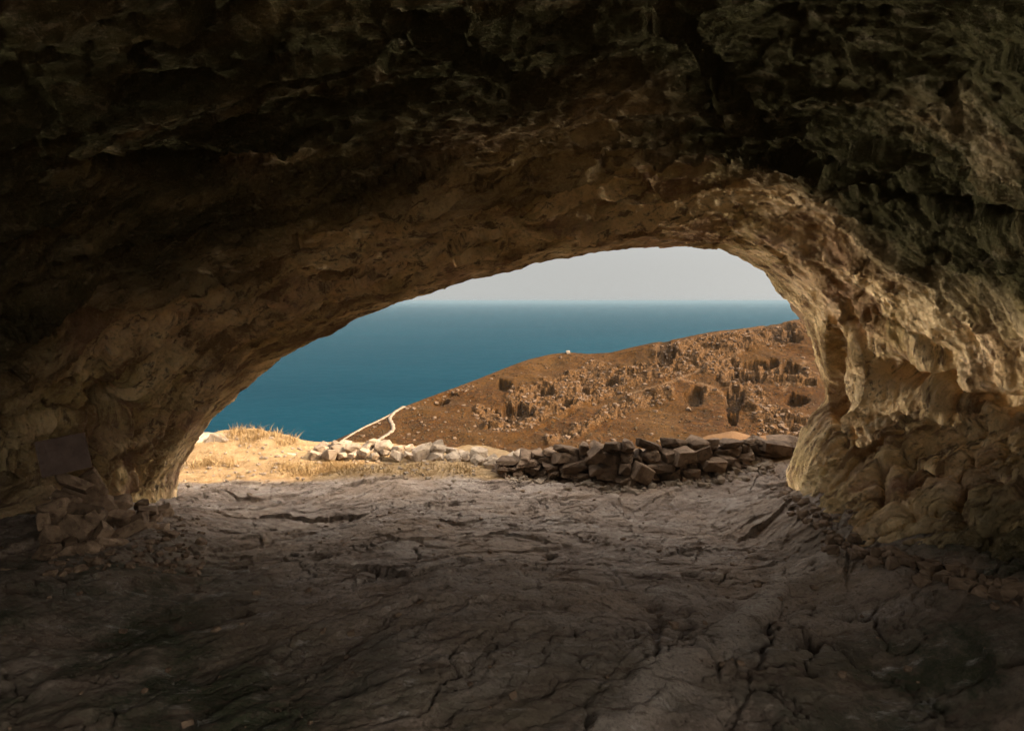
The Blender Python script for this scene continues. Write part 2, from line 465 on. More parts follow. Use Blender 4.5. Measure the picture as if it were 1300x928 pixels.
    led2 = np.where(k2 < .8, k2 / .8, (1 - k2) / .2)
    m2 = sst(-.1, .4, fbm(X * 1.1, Y * 1.3, Z * 1.1, 3, 22))
    fine = keep * .94 + .06
    D2 = fine * (-.09 * led * m1 - .045 * led2 * m2)
    # broken blocks
    wz = .25 * fbm(X * 3, Y * 3, Z * 3, 3, 43)
    rg = sst(-.35, .25, fbm(X * .6, Y * .6, Z * .6, 3, 41))
    v1, e1 = facet(X * 1.5 + .2 * wv, Y * 2.4 + .3 * wz, Z * 1.9 + .2 * wv, 3)
    D2 += fine * .11 * v1 * (.25 + .75 * rg)
    v1, e1 = facet(X * 4.2 + .4 * wz, Y * 6.5 + .4 * wz, Z * 5 + .4 * wz, 4)
    D2 += fine * (.040 * v1 + .012 * sst(.08, 0, e1)) * (.35 + .65 * rg)
    v1, e1 = facet(X * 11 + .4 * wz, Y * 17 + .4 * wz, Z * 13, 5)
    D2 += fine * .021 * v1
    nearm = sst(3.2, 1.2, Q)                                    # clean beds towards the mouth
    b1 = ridged(S * .42, BY * 4.2, 0 * S + 3, 5, 51, .55); b2 = perlin(S * .9, BY * 11, 0 * S, 57); b3 = perlin(S * 1.6, BY * 24, 0 * S, 58)
    D2 += (keep * .75 + .25) * ((.050 + .030 * nearm) * (b1 - 1.3) + (.026 * b2 + .013 * b3) * (.25 + .75 * np.maximum(sst(1.5, .5, Q), sst(.2, .7, nz[None] + 0 * Q))))
    D2 += .024 * fbm(S * 3.2, Y * 8, Z * 1.5, 5, 61, .58)
    n = blur(blur(gnorm(X1, Y1, Z1) * sgn, 9, 0), 9, 1); n /= np.linalg.norm(n, axis=-1, keepdims=True)
    X2 = X1 + n[..., 0] * D2; Y2 = Y1 + n[..., 1] * D2; Z2 = Z1 + n[..., 2] * D2
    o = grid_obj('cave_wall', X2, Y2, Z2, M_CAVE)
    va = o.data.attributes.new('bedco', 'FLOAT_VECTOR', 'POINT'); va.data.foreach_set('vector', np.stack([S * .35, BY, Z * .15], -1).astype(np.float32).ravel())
    add_attr(o, 'shade_mask', np.clip(sst(.9, 2.6, Q - .45 * sst(-1.6, -3.0, X) * sst(2.4, 1.6, Z) - 1.0 * sst(.6, .05, nz[None] + 0 * Q) + .5 * fbm(X * .7, Y * .7, Z * .7, 3, 88)) + 1.0 * sst(.8, 1.7, Q) * sst(.4, 1.6, X) * sst(1.4, 2.1, Z), 0, 1))  # mask of the painted shade, growing with depth from the mouth
    tag(o, 'brown layered rock of the cave walls and arching ceiling around the opening', 'cave', kind='structure')
build_cave()

# ------------------------------------------------------------------ floor and terrace, one sheet of rock
def seg_dist(x, y, pts):
    d = np.full(x.shape, 1e9)
    for (ax, ay), (bx, by) in zip(pts[:-1], pts[1:]):
        vx, vy = bx - ax, by - ay
        t = np.clip(((x - ax) * vx + (y - ay) * vy) / (vx * vx + vy * vy), 0, 1)
        d = np.minimum(d, np.hypot(x - ax - t * vx, y - ay - t * vy))
    return d
def build_floor():
    ys = np.r_[np.linspace(-30, 1.6, 90)[:-1], np.linspace(1.6, 7.2, 560)[:-1], np.linspace(7.2, 9.2, 110)[:-1], np.linspace(9.2, 24, 90)]
    xs = np.r_[np.linspace(-14, -4.2, 40)[:-1], np.linspace(-4.2, 4.2, 840)[:-1], np.linspace(4.2, 14, 60)]
    X, Y = np.meshgrid(xs, ys)
    Z = floor_base(X, Y)
    O = 0 * X
    inside = sst(7.6, 6.6, Y)
    vp = [floor_hit(a, b)[:2] for a, b in VEIN]
    wob = .07 * fbm(X * 2.5, Y * 2.5, O, 3, 90)
    dv = seg_dist(X, Y, vp) + wob
    vein = sst(.13, .06, dv + .05 * np.abs(perlin(X * 5, Y * 5, O, 92))) * (.45 + .55 * sst(-.35, .25, fbm(X * 2.2, Y * 2.2, O, 3, 93)))
    ca, sa = math.cos(.45), math.sin(.45)
    U = X * ca + Y * sa; V = -X * sa + Y * ca
    wv = .5 * fbm(X * .8, Y * .8, O, 4, 6)
    r1 = ridged(U * .9, V * 1.7, O + 2, 5, 8, .55)
    h = .022 * (r1 - 1.2) + .012 * fbm(X * 2.3, Y * 2.3, O, 4, 9, .55)
    # slabs stepping in rows
    ph = V * 1.5 + wv * 1.4; k = ph - np.floor(ph)
    st = np.where(k < .9, k / .9, (1 - k) / .1)
    h += .026 * st * sst(-.2, .3, fbm(X * .7, Y * .7, O, 3, 19))
    # cracks
    wc = .6 * fbm(X * 2.2, Y * 2.2, O, 4, 25)
    l1 = np.abs(perlin(U * .8 + wc * .7, V * 1.5 + wc, O + 4, 26)); l3 = np.abs(perlin(U * 1.5 + wc, V * .7 + wc, O + 9, 36))
    ck = np.maximum(sst(.022, .004, l1) * sst(-.1, .25, fbm(X * .8, Y * .8, O, 3, 23)), .8 * sst(.018, .004, l3) * sst(.05, .35, fbm(X * .8, Y * .8, O, 3, 28)))
    l2 = np.abs(perlin(U * 2.6 + wc * 1.6, V * 5.5 + wc * 2.4, O + 6, 37))
    ck2 = sst(.05, .01, l2) * sst(.0, .35, fbm(X * 1.6, Y * 1.6, O, 3, 24))
    v1, e1 = facet(U * 1.1 + wv, V * 2.2 + wv, O + .5, 17)
    h += .040 * v1
    v1, e1 = facet(U * 3.5 + .4 * wc, V * 7 + .4 * wc, O + .5, 18)
    h += .016 * v1
    v1, e1 = facet(U * 10 + .4 * wc, V * 18 + .4 * wc, O + .5, 20)
    h += .007 * v1
    pit = sst(.26, .12, worley(X * 3.1, Y * 4.5, O + .5, 29)[0]) * sst(.0, .5, fbm(X * 1.3, Y * 1.3, O, 3, 27))
    h += .009 * fbm(U * 6, V * 12, O, 4, 10, .62)
    crack = np.clip(ck + .75 * ck2 + .7 * pit, 0, 1) * (1 - .6 * vein)
    h = h * (1 - .45 * vein) + .040 * vein - .03 * ck - .014 * ck2 - .022 * pit
    h = h - h[200:600, 100:800].mean()
    for (a, b, r) in ((875, 733, .06), (1022, 811, .075), (575, 640, .07), (700, 705, .05), (1010, 640, .05)):
        hx, hy, _ = floor_hit(a, b)
        dd = np.hypot((X - hx), (Y - hy) * .8) + .35 * wob
        m = sst(r * 1.3, r * .4, dd); h -= .12 * m; crack = np.maximum(crack, m)
    Zf = Z + h * (inside * .9 + .1)
    Zf += .02 * fbm(X * 4, Y * 4, O, 4, 55) * (1 - inside)
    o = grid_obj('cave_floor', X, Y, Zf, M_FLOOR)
    add_attr(o, 'shade_mask', np.clip(sst(3.7, 2.2, Y) * (.62 + .6 * sst(.4, 1.6, np.abs(X - .3))) + sst(5.2, 3.6, Y) * sst(1.2, 2.5, np.abs(X - .2)), 0, 1))  # mask of the painted shade on the near floor and sides
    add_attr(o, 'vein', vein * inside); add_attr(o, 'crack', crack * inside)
    wedge = 6.75 + .12 * perlin(X * 2, Y * 2, O, 66)
    add_attr(o, 'dust', sst(0, .25, Y - wedge)); add_attr(o, 'soil', sst(8.6, 9.4, Y))
    tag(o, 'cracked grey brown bedrock floor of the cave running out to the sandy terrace', 'rock floor', kind='structure')
    return xs, ys, Zf
FX, FY, FZ = build_floor()
def ground(x, y):
    i = min(max(np.searchsorted(FY, y), 1), len(FY) - 1); j = min(max(np.searchsorted(FX, x), 1), len(FX) - 1)
    a = (y - FY[i-1]) / (FY[i] - FY[i-1]); b = (x - FX[j-1]) / (FX[j] - FX[j-1])
    return float((FZ[i-1, j-1] * (1-b) + FZ[i-1, j] * b) * (1-a) + (FZ[i, j-1] * (1-b) + FZ[i, j] * b) * a)

# ------------------------------------------------------------------ the headland beyond
RIDGE = [(-400,900),(0,760),(200,665),(300,622),(360,590),(400,570),(420,562),(450,548),(480,533),(505,520),(540,505),(575,493),(610,480),(640,468),(670,457),(700,449),
 (722,447),(745,449),(775,447),(800,441),(830,435),(860,430),(900,422),(940,417),(970,413),(1000,408),(1025,402),(1100,394),(1300,384),(1700,376)]
SEA_Z = -250.
def hill_grid():
    cols = np.r_[np.linspace(-400, 380, 90)[:-1], np.linspace(380, 1070, 760)[:-1], np.linspace(1070, 1700, 60)]
    rp = np.array(RIDGE, float)
    ry = np.interp(cols, rp[:, 0], rp[:, 1]); ry = blur(ry[None], 7, 1)[0]
    Dr = np.interp(cols, [-400, 300, 400, 520, 700, 850, 1000, 1700], [90, 150, 190, 245, 300, 300, 310, 320])
    Dn = np.interp(cols, [-400, 300, 400, 520, 700, 1000, 1700], [60, 110, 150, 165, 170, 165, 150])
    tan_r = (382 - ry) / F                       # tangent of elevation, near enough for the small pitch
    tan_n = np.minimum(-(600 - 382) / F + 0 * ry, tan_r - .05)
    # rows: near hidden slope, seen slope, fall to the sea behind the ridge
    u = np.linspace(0, 1, 300)[:, None]
    d = Dn[None] + (Dr - Dn)[None] * u
    tn = tan_n[None] + (tan_r - tan_n)[None] * (u ** .85)
    dN = np.linspace(0, 1, 24)[:-1, None]
    d1 = 14 + (Dn[None] - 14) * dN; t1 = -.62 + (tan_n[None] + .62) * dN ** .5
    dF = np.linspace(0, 1, 60)[1:, None]
    d2 = Dr[None] + 420 * dF
    z2 = (Dr * tan_r)[None] - 6 * dF ** .9 - 330 * dF ** 1.35
    d = np.concatenate([d1, d, d2]); z = EYE + np.concatenate([d1 * t1, tn * (Dn[None] + (Dr - Dn)[None] * u), z2])
    X = (cols[None] - 650) / F * d
    return X, d, z, cols, u, len(dN), len(u)
def build_hill():
    X, Y, Z, cols, u, n1, n2 = hill_grid()
    px, py = pix(X, Y, Z)
    O = 0 * X
    row = np.arange(X.shape[0])[:, None] + O
    seen = sst(n1 - 4, n1 + 10, row)
    crest = sst(n1 + n2 + 2, n1 + n2 - 26, row)           # the crest keeps its outline
    # where rock crops out, after the photograph
    rock = np.zeros_like(X)
    def band(pts, w, a):
        nonlocal rock
        dd = seg_dist(px, py + 0, pts) + 5 * perlin(px * .05, py * .05, O, 81)
        rock = np.maximum(rock, a * sst(w, w * .35, dd))
    band([(630,535),(680,520),(740,498),(800,478),(850,462),(905,445)], 24, .9)
    band([(650,508),(700,490),(760,465)], 14, .7)
    band([(840,450),(900,440),(960,428),(1010,420)], 22, .85)
    band([(700,560),(760,535),(800,515),(850,500)], 11, .8)
    band([(925,470),(960,510),(985,540),(1020,550)], 26, .85)
    band([(900,465),(970,470),(1030,480)], 16, .8)
    band([(560,500),(600,490)], 8, .5)
    band([(610,520),(640,525)], 12, .8)
    band([(885,505),(895,498)], 9, .9)
    spots = np.zeros_like(X)
    for (a, b, ra, rb) in ((843,450,11,20),(655,523,24,11),(882,504,10,10),(932,508,10,16),(985,417,26,7),(960,462,30,5),(940,478,26,9),
                           (995,430,18,7),(640,487,10,7),(560,508,8,4),(690,497,14,7),(1010,505,14,7),(720,515,8,5),(775,488,8,5),(1005,470,16,9),(930,530,7,8)):
        rr = np.hypot((px - a) / ra, (py - b) / rb) + .75 * fbm(px * .08, py * .08, O, 3, 82)
        spots = np.maximum(spots, sst(1.2, .75, rr))
    # relief, in metres
    big = 3.0 * fbm(X * .018, Y * .018, O, 3, 91)
    gul = ridged(X * .03 + .01 * Y, Y * .02, O, 3, 92)
    f1, f2, cid = worley(X * .28, Y * .16, Z * .2, 93)
    g1, g2, gid = worley(X * .8, Y * .45, Z * .5, 94)
    g1v, g1e = facet(X * .13 + .1 * big, Y * .10, Z * .12, 97); g2v, g2e = facet(X * .42, Y * .28, Z * .35, 98)
    crag = 2.4 * g1v + .9 * g2v + .9 * (cid - .35) * sst(0, .25, f2 - f1) + .8 * (gid - .4) + 1.0 * (ridged(X * .12, Y * .08, Z * .1, 4, 95) - 1.1)
    rel = big * .5 + 1.0 * (gul - 1.1) * 1.5 + rock * (crag + .7) + (1 - rock) * .30 * fbm(X * .25, Y * .25, O, 4, 96, .6)
    hollow = -3.6 * spots
    dz = (rel + hollow) * seen * (.12 + .88 * crest)
    # low terrace walls and tracks running along the slope
    def line(pts, w):
        return sst(w, w * .4, seg_dist(px, py, pts))
    led = line([(640,560),(700,535),(760,510),(800,495),(850,478),(900,462),(940,448)], 4)
    dz -= 1.3 * led * seen * sst(830, 780, px)
    trail = sst(2.0, .6, seg_dist(px, py + 1.5 * perlin(px * .06, O, O, 83), [(800,503),(840,492),(870,478),(905,462),(940,447)])) * .8 + .8 * sst(2.4, .8, seg_dist(px, py, [(860,482),(890,486),(915,497),(922,503)])) + .8 * sst(4, 1.5, seg_dist(px, py, [(1022,458),(1008,475),(996,492)]))
    trk = line([(470,565),(490,552),(500,545),(498,536),(492,528),(505,519),(512,514)], 3.2)
    dz = dz * (1 - .9 * sst(16, 5, seg_dist(px, py, [(425,568),(445,553),(475,538),(505,520)]))) 
    dz *= 1 - .7 * sst(14, 4, seg_dist(px, py, [(470,565),(500,545),(492,528),(512,514)]))
    Z = np.maximum(Z + dz, SEA_Z - 5)
    o = grid_obj('hill', X, Y, Z, M_HILL)
    add_attr(o, 'rock', np.clip(rock + .12 * (gul - 1.1), 0, 1)); add_attr(o, 'scrub', np.clip(spots * .5, 0, 1)); add_attr(o, 'trail', np.clip(trail, 0, 1) * seen)  # the scrub attribute here carries painted shade of the hollows
    tag(o, 'rugged reddish brown rocky headland sloping down towards the sea', 'hillside', kind='structure')
    return X, Y, Z, px, py, n1, n2, rock
HX, HY, HZ, HPX, HPY, HN1, HN2, HROCK = build_hill()
def hill_hit(px, py):
    """grid point of the seen slope nearest to a photo pixel"""
    a, b = HN1, HN1 + HN2
    qx, qy = pix(HX[a:b], HY[a:b], HZ[a:b])
    i = np.argmin((qx - px) ** 2 + (qy - py) ** 2)
    i, j = np.unravel_index(i, qx.shape)
    return Vector((HX[a+i, j], HY[a+i, j], HZ[a+i, j]))

def ribbon(name, pts, w, mat, label, cat):
    P = [hill_hit(*p) for p in pts]
    fine = []
    for a, b in zip(P[:-1], P[1:]):
        for k in range(6): fine.append(a.lerp(b, k / 6))
    fine.append(P[-1])
    for _ in range(3):
        fine = [fine[0]] + [(fine[i-1] + fine[i] * 2 + fine[i+1]) / 4 for i in range(1, len(fine) - 1)] + [fine[-1]]
    v, f = [], []
    for i, p in enumerate(fine):
        d = (fine[min(i+1, len(fine)-1)] - fine[max(i-1, 0)]).normalized(); s = d.cross(Vector((0, 0, 1))).normalized()
        ww = w * (1 + .25 * math.sin(i * 1.7))
        v += [p - s * ww + Vector((0, 0, -.5)), p - s * ww + Vector((0, 0, .35)), p + s * ww + Vector((0, 0, .35)), p + s * ww + Vector((0, 0, -.5))]
        if i:
            b0, b1 = 4 * (i - 1), 4 * i
            f += [(b0, b1, b1+1, b0+1), (b0+1, b1+1, b1+2, b0+2), (b0+2, b1+2, b1+3, b0+3)]
    o = mesh_np(name, np.array([tuple(q) for q in v]), f, mat)
    return tag(o, label, cat, kind='structure')
ribbon('path', [(466,566),(480,559),(492,552),(500,546),(499,539),(494,532),(500,524),(512,515)], .6, M_PATH, 'winding pale track dropping down the left end of the headland', 'path')
ribbon('path', [(424,568),(434,560),(446,552),(462,543),(480,535),(494,528),(506,520)], .3, M_PATH, 'narrow pale track following the outer edge of the headland', 'path')

# sea
def build_sea():
    rr = np.r_[0, np.geomspace(400, 100000, 40)]
    aa = np.linspace(0, 2 * math.pi, 129)
    Rr, A = np.meshgrid(rr, aa, indexing='ij')
    o = grid_obj('sea', Rr * np.cos(A), Rr * np.sin(A), 0 * Rr + SEA_Z, M_SEA)
    tag(o, 'calm teal blue sea reaching to a hazy horizon', 'sea', kind='structure')
build_sea()

# ------------------------------------------------------------------ stones
def stone_mesh(name, dims, seed, mat, rough=.05, slab=False, smooth=False):
    r = random.Random(seed)
    bm = bmesh.new()
    ex = .85 if slab else .72
    for i in range(19 if not slab else 14):
        if i < 8:
            j = .40 if slab else .66
            p = Vector([(1 - r.random() * j) * (1 if i >> k & 1 else -1) for k in range(3)])
        else:
            p = Vector([r.uniform(-1, 1) for _ in range(3)]); p /= max(abs(c) for c in p); p *= .92
            p = Vector([c * (.98 if abs(c) > .9 else .75) for c in p])
        bm.verts.new(p)
    res = bmesh.ops.convex_hull(bm, input=bm.verts)
    bmesh.ops.delete(bm, geom=[v for v in bm.verts if not v.link_faces], context='VERTS')
    bmesh.ops.dissolve_limit(bm, angle_limit=R(14), verts=bm.verts, edges=bm.edges)
    bmesh.ops.bevel(bm, geom=list(bm.edges), offset=.05, segments=1, affect='EDGES', profile=.5)
    bmesh.ops.triangulate(bm, faces=bm.faces)
    bmesh.ops.subdivide_edges(bm, edges=[e for e in bm.edges if e.calc_length() > .35], cuts=2, use_grid_fill=True)
    bmesh.ops.triangulate(bm, faces=bm.faces)
    mx = [max(abs(v.co[k]) for v in bm.verts) for k in range(3)]
    C = np.array([tuple(v.co) for v in bm.verts])
    nz = fbm(C[:, 0] * 2.3 + seed, C[:, 1] * 2.3, C[:, 2] * 2.3, 3, seed % 50)
    bm.normal_update()
    for v, q in zip(bm.verts, nz): v.co += v.normal * float(q) * rough * 1.0
    for v in bm.verts: v.co = Vector([v.co[k] / mx[k] * dims[k] / 2 for k in range(3)])
    bmesh.ops.recalc_face_normals(bm, faces=bm.faces)
    me = bpy.data.meshes.new(name); bm.to_mesh(me); bm.free()
    me.materials.append(mat)
    for p in me.polygons: p.use_smooth = smooth
    return me
def stone(name, dims, loc, rot, seed, mat, parent=None, **kw):
    o = bpy.data.objects.new(name, stone_mesh(name, dims, seed, mat, **kw)); COL.objects.link(o)
    o.location = loc; o.rotation_euler = rot
    if parent: o.parent = parent
    return o

# the dry stone wall outside the mouth on the right: one thing, its stones are parts
def build_wall():
    base = [(628, 603), (700, 612), (760, 620), (820, 622), (880, 613), (930, 600), (975, 585), (1012, 574)]
    topl = [(628, 587), (680, 573), (740, 564), (800, 561), (860, 560), (920, 559), (975, 557), (1012, 559)]
    bx = [b[0] for b in base]; by = [b[1] for b in base]; tx = [b[0] for b in topl]; ty = [b[1] for b in topl]
    r = random.Random(4)
    root = bpy.data.objects.new('dry_stone_wall', None); COL.objects.link(root)
    ox, oy, oz = floor_hit(800, 622); root.location = (ox, oy, oz)
    tag(root, 'low dry stone wall of dark angular stones in shade outside the cave mouth', 'stone wall', kind='thing')
    kx = np.arange(620, 1021, 20); ky = np.array([floor_hit(q, np.interp(q, bx, by))[1] + .12 for q in kx]); ky = np.convolve(np.pad(ky, 2, 'edge'), np.ones(5) / 5, 'valid')
    def yw(px): return np.interp(px, kx, ky)
    cnt = 0
    # the packed core behind the face stones
    P, Q4 = [], []
    for i, q in enumerate(np.arange(640, 1016, 8)):
        b, t = np.interp(q, bx, by), np.interp(q, tx, ty)
        for j, (dy, fr) in enumerate(((.10, -.1), (.12, .45), (.16, .80), (.34, .84), (.42, -.2))):
            x, yy, z = pt(q, b - (b - t) * fr + r.uniform(-2, 2), yw(q) + dy + r.uniform(-.02, .02)); P.append((float(x) - ox, float(yy) - oy, float(z) - oz))
            if i and j: a_ = 5 * (i - 1) + j; Q4.append((a_ - 1, a_, a_ + 5, a_ + 4))
    mesh_np('wall_core', P, Q4, M_WALL, root, smooth=False)
    for layer in range(2):
        y_off = .0 if layer == 0 else .26
        lev = 0.
        course = 0
        while lev < .98:
            px = 622 + r.uniform(0, 14)
            hfrac = r.uniform(.18, .27) if course else r.uniform(.13, .19)
            while px < 1016:
                w = r.choice((r.uniform(11, 19), r.uniform(15, 26), r.uniform(20, 32), r.uniform(28, 44)))
                if course == 0: w *= .8
                pc = px + w / 2
                b = np.interp(pc, bx, by); t = np.interp(pc, tx, ty)
                hpx = max((b - t) * hfrac, 7) * r.uniform(.85, 1.3)
                pyc = b - (b - t) * (lev + hfrac / 2)
                if layer == 1 and (lev < .62): px += w; continue
                y = yw(pc) + y_off + .10 * (lev) + r.uniform(-.05, .05)
                x, yy, z = pt(pc, pyc, y)
                sc = y / F
                dims = (w * sc * 1.06, r.uniform(.2, .34), hpx * sc * 1.14)
                cnt += 1
                if cnt > 93 and layer == 1: break
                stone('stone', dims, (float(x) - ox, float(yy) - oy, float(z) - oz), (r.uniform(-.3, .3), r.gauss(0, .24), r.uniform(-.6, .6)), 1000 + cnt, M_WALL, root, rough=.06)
                px += w * .96
            lev += hfrac * .93; course += 1
            if cnt > 93 and layer == 1: break
    # larger single stones that stand out
    for (a, b, w, h, rot) in ((815, 600, 24, 24, .5), (757, 577, 16, 20, .9), (985, 568, 50, 15, .16), (905, 590, 34, 16, .05), (868, 578, 30, 20, -.1)):
        y = yw(a) - .10; x, yy, z = pt(a, b, y); cnt += 1
        stone('stone', (w * y / F, .22, h * y / F), (float(x) - ox, float(yy) - oy, float(z) - oz), (.1, rot, .2), 3000 + cnt, M_WALL, root, slab=True, rough=.05)
build_wall()

# pale boulders in the sun, to the left of the wall
def build_boulders():
    r = random.Random(9)
    n = 0
    line = [(395, 582), (430, 578), (470, 576), (520, 578), (570, 582), (610, 586), (640, 590)]
    lx = [p[0] for p in line]; ly = [p[1] for p in line]
    for layer in range(3):
        px = 392 + layer * 6
        while px < 655:
            w = r.uniform(11, 24); pc = px + w / 2
            hh = w * r.uniform(.6, .95)
            py = np.interp(pc, lx, ly) - (0, 8, 13)[layer] + r.uniform(-2.5, 2.5) + (4 if pc > 560 else 0)
            y = 7.75 + (0, .14, .26)[layer] + r.uniform(-.06, .06) - .25 * sst(560, 640, pc)
            if layer == 2 and r.random() < .35: px += w; continue
            x, yy, z = pt(pc, py, y); n += 1
            z = max(float(z), ground(float(x), float(yy)) + hh * y / F * .3)
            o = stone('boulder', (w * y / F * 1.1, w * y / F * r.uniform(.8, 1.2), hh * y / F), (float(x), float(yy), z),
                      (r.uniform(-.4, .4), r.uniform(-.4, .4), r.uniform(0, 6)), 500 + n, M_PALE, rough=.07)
            tag(o, 'pale sunlit boulder in the tumbled row along the terrace edge', 'boulder', 'pale boulders along the terrace edge')
            px += w * 1.02
    for (a, b, w, h, lab) in ((318, 588, 22, 17, 'pale rounded boulder among the dry grass near the left bank'), (293, 590, 16, 12, 'small pale boulder in grass left of the rounded boulder'),
                        (345, 583, 15, 11, 'pale lumpy boulder between the rounded boulder and the boulder row'), (372, 584, 20, 13, 'broad pale boulder at the left start of the boulder row'),
                        (250, 566, 46, 26, 'wide ochre outcrop stone on top of the sunlit bank'), (282, 562, 40, 20, 'flat topped ochre stone along the crest of the bank')):
        y = 8.0 if b > 570 else 8.35
        x, yy, z = pt(a, b, y); n += 1
        o = stone('boulder', (w * y / F, w * y / F * .9, h * y / F * 1.2), (float(x), float(yy), float(z)), (r.uniform(-.2, .2), r.uniform(-.1, .1), r.uniform(0, 6)), 700 + n, M_PALE, rough=.07)
        tag(o, lab, 'boulder')
build_boulders()

# rubble heap at the foot of the left wall, every stone a thing
def build_rubble():
    r = random.Random(21)
    spec = [ # px, py, w, h, tilt, depth
      (110,620,34,34,.5,4.75),(92,612,40,12,-.55,4.6),(72,650,30,26,.3,4.45),(105,652,44,20,-.1,4.5),(68,680,26,24,-.4,4.3),(100,672,36,26,-.45,4.35),
      (125,682,14,34,-.6,4.35),(112,698,34,20,.5,4.2),(140,690,34,10,-.35,4.3),(160,676,38,12,.35,4.5),(150,658,30,18,-.2,4.7),(172,660,24,14,.2,4.75),
      (186,672,22,12,-.1,4.75),(196,660,20,11,.3,4.95),(205,650,24,9,.25,5.2),(188,650,20,12,-.2,5.1),(128,640,36,22,-.3,4.8),(150,640,26,16,.2,4.9),
      (88,705,24,14,.6,4.15),(60,700,26,12,.2,4.1),(55,662,18,20,.1,4.3),(135,710,30,10,-.2,4.25),(172,690,20,8,.2,4.5),(205,672,16,8,.1,4.8),(84,634,26,14,-.4,4.55),
      (40,726,60,18,-.18,3.95),(150,700,16,10,.3,4.35),(118,660,18,16,.8,4.45),(90,690,16,12,.2,4.25),(180,640,16,10,.1,5.2)]
    for i, (a, b, w, h, t, y) in enumerate(spec):
        x, yy, z = pt(a, b, y); s = y / F
        name = 'rubble_stone'
        o = stone(name, (w * s * 1.25, r.uniform(.12, .2), max(h, 10) * s * 1.25), (float(x), float(yy), float(z)), (r.uniform(-.6, .3), -t, r.uniform(-.4, .9)), 1500 + i, M_RUB, slab=(i % 3 == 0), rough=.10)
        tag(o, 'angular brown stone in the rubble heap below the left cave wall', 'stone', 'rubble heap stones')
        if i == 25: tag(o, 'long flat stone lying lowest in front of the rubble heap', 'stone')
        if i == 0: tag(o, 'large upright angular stone topmost in the heap, right of the dark slab', 'stone')
        if i == 1: tag(o, 'thin tilted stone plate wedged just under the dark slab', 'stone')
    # the dark flat slab on edge against the wall
    x, y, z = pt(81, 577, 4.55)
    s = 4.55 / F
    o = stone('rock_slab', (62 * s, .07, 54 * s), (float(x), float(y), float(z)), (-.15, -.13, .55), 41, M_SLAB, slab=True, rough=.015)
    me = o.data
    for v in me.vertices:      # a squared plate
        for k, d in ((0, 62 * s / 2), (2, 54 * s / 2)):
            v.co[k] = max(-d * .86, min(d * .86, v.co[k] * 1.35))
    tag(o, 'dark smooth rectangular slab leaning on the left wall above the rubble', 'stone slab')
build_rubble()

# ------------------------------------------------------------------ small stuff
PROT = [stone_mesh('pebble_shape', (1, .9, .7), 9000 + i, M_PALE, rough=.08) for i in range(8)]
PV = [(np.array([tuple(v.co) for v in m.vertices]), np.array([tuple(p.vertices) for p in m.polygons])) for m in PROT]
for m in PROT: bpy.data.meshes.remove(m)
def scatter(name, pts, sizes, mat, label, cat, r):
    V, Fc, k = [], [], 0
    for p, s in zip(pts, sizes):
        v, f = PV[r.randrange(8)]
        m = np.array(Matrix.Rotation(r.uniform(0, 6.3), 3, 'Z') @ Matrix.Rotation(r.uniform(-.5, .5), 3, 'X'))
        V.append(v @ m.T * s + np.array(p)); Fc.append(f + k); k += len(v)
    o = mesh_np(name, np.concatenate(V), np.concatenate(Fc), mat, smooth=False)
    return tag(o, label, cat, kind='stuff')
r = random.Random(33)
pts, sz = [], []
for _ in range(700):
    x = r.uniform(-4.0, -.4); y = r.uniform(6.7, 8.5)
    pts.append((x, y, ground(x, y) + .004)); sz.append(.012 + .05 * r.random() ** 4)
for _ in range(420):
    px = r.uniform(640, 985); a, b, c = floor_hit(px, np.interp(px, [640, 800, 900, 985], [606, 623, 612, 590]) + r.gauss(0, 3.0))
    pts.append((a, b, ground(a, b) + .006)); sz.append(.02 + .09 * r.random() ** 3)
scatter('gravel', pts, sz, M_PALE, 'small loose pale stones scattered on the terrace ground', 'gravel', r)
pts, sz = [], []
for _ in range(260):
    a, b, c = floor_hit(r.uniform(60, 260), r.uniform(655, 735))
    pts.append((a, b, ground(a, b) + .005)); sz.append(.015 + .07 * r.random() ** 3)
for _ in range(420):
    px = r.uniform(1000, 1300); a, b, c = floor_hit(px + r.gauss(0, 8), np.interp(px, [1000, 1030, 1065, 1200, 1300], [625, 655, 688, 722, 752]) + abs(r.gauss(0, 11)) - 6)
    pts.append((a, b, ground(a, b) + .006)); sz.append(.012 + .11 * r.random() ** 4)
for _ in range(520):
    x = r.uniform(-3, 2.9); y = r.uniform(2.2, 6.6)
    pts.append((x, y, ground(x, y) + .002)); sz.append(.008 + .045 * r.random() ** 5)
scatter('rubble', pts, sz, M_RUB, 'small loose chips of stone spilling from the rubble heap and strewn over the cave floor', 'rubble', r)
# boulders of the far slope
pts, sz = [], []
a, b = HN1 + 30, HN1 + HN2 - 6
for _ in range(9000):
    i = r.randrange(a, b); j = r.randrange(95, HX.shape[1] - 70)
    p = .06 + .9 * HROCK[i, j]
    if r.random() > p: continue
    pts.append((HX[i, j], HY[i, j], HZ[i, j])); sz.append(.35 + 1.6 * r.random() ** 4)
M_HR = stone_mat('hill_stone', (.06, .036, .02), (.17, .108, .064), (.04, .025, .016))
scatter('hill_rocks', pts, sz, M_HR, 'countless small rocks strewn over the headland slope', 'rocks', r)
pts, sz = [], []
for _ in range(14000):
    i = r.randrange(a, b); j = r.randrange(95, HX.shape[1] - 70)
    if r.random() > .55 * (1 - .6 * HROCK[i, j]): continue
    pts.append((HX[i, j], HY[i, j], HZ[i, j])); sz.append(.25 + .75 * r.random() ** 3)
M_SCRUB = simple_mat('dry_scrub', (.020, .013, .006), (.06, .034, .014), 2.0, .8, .3)
scatter('scrub', pts, sz, M_SCRUB, 'low dry brown scrub dotted over the headland slope', 'scrub', r)

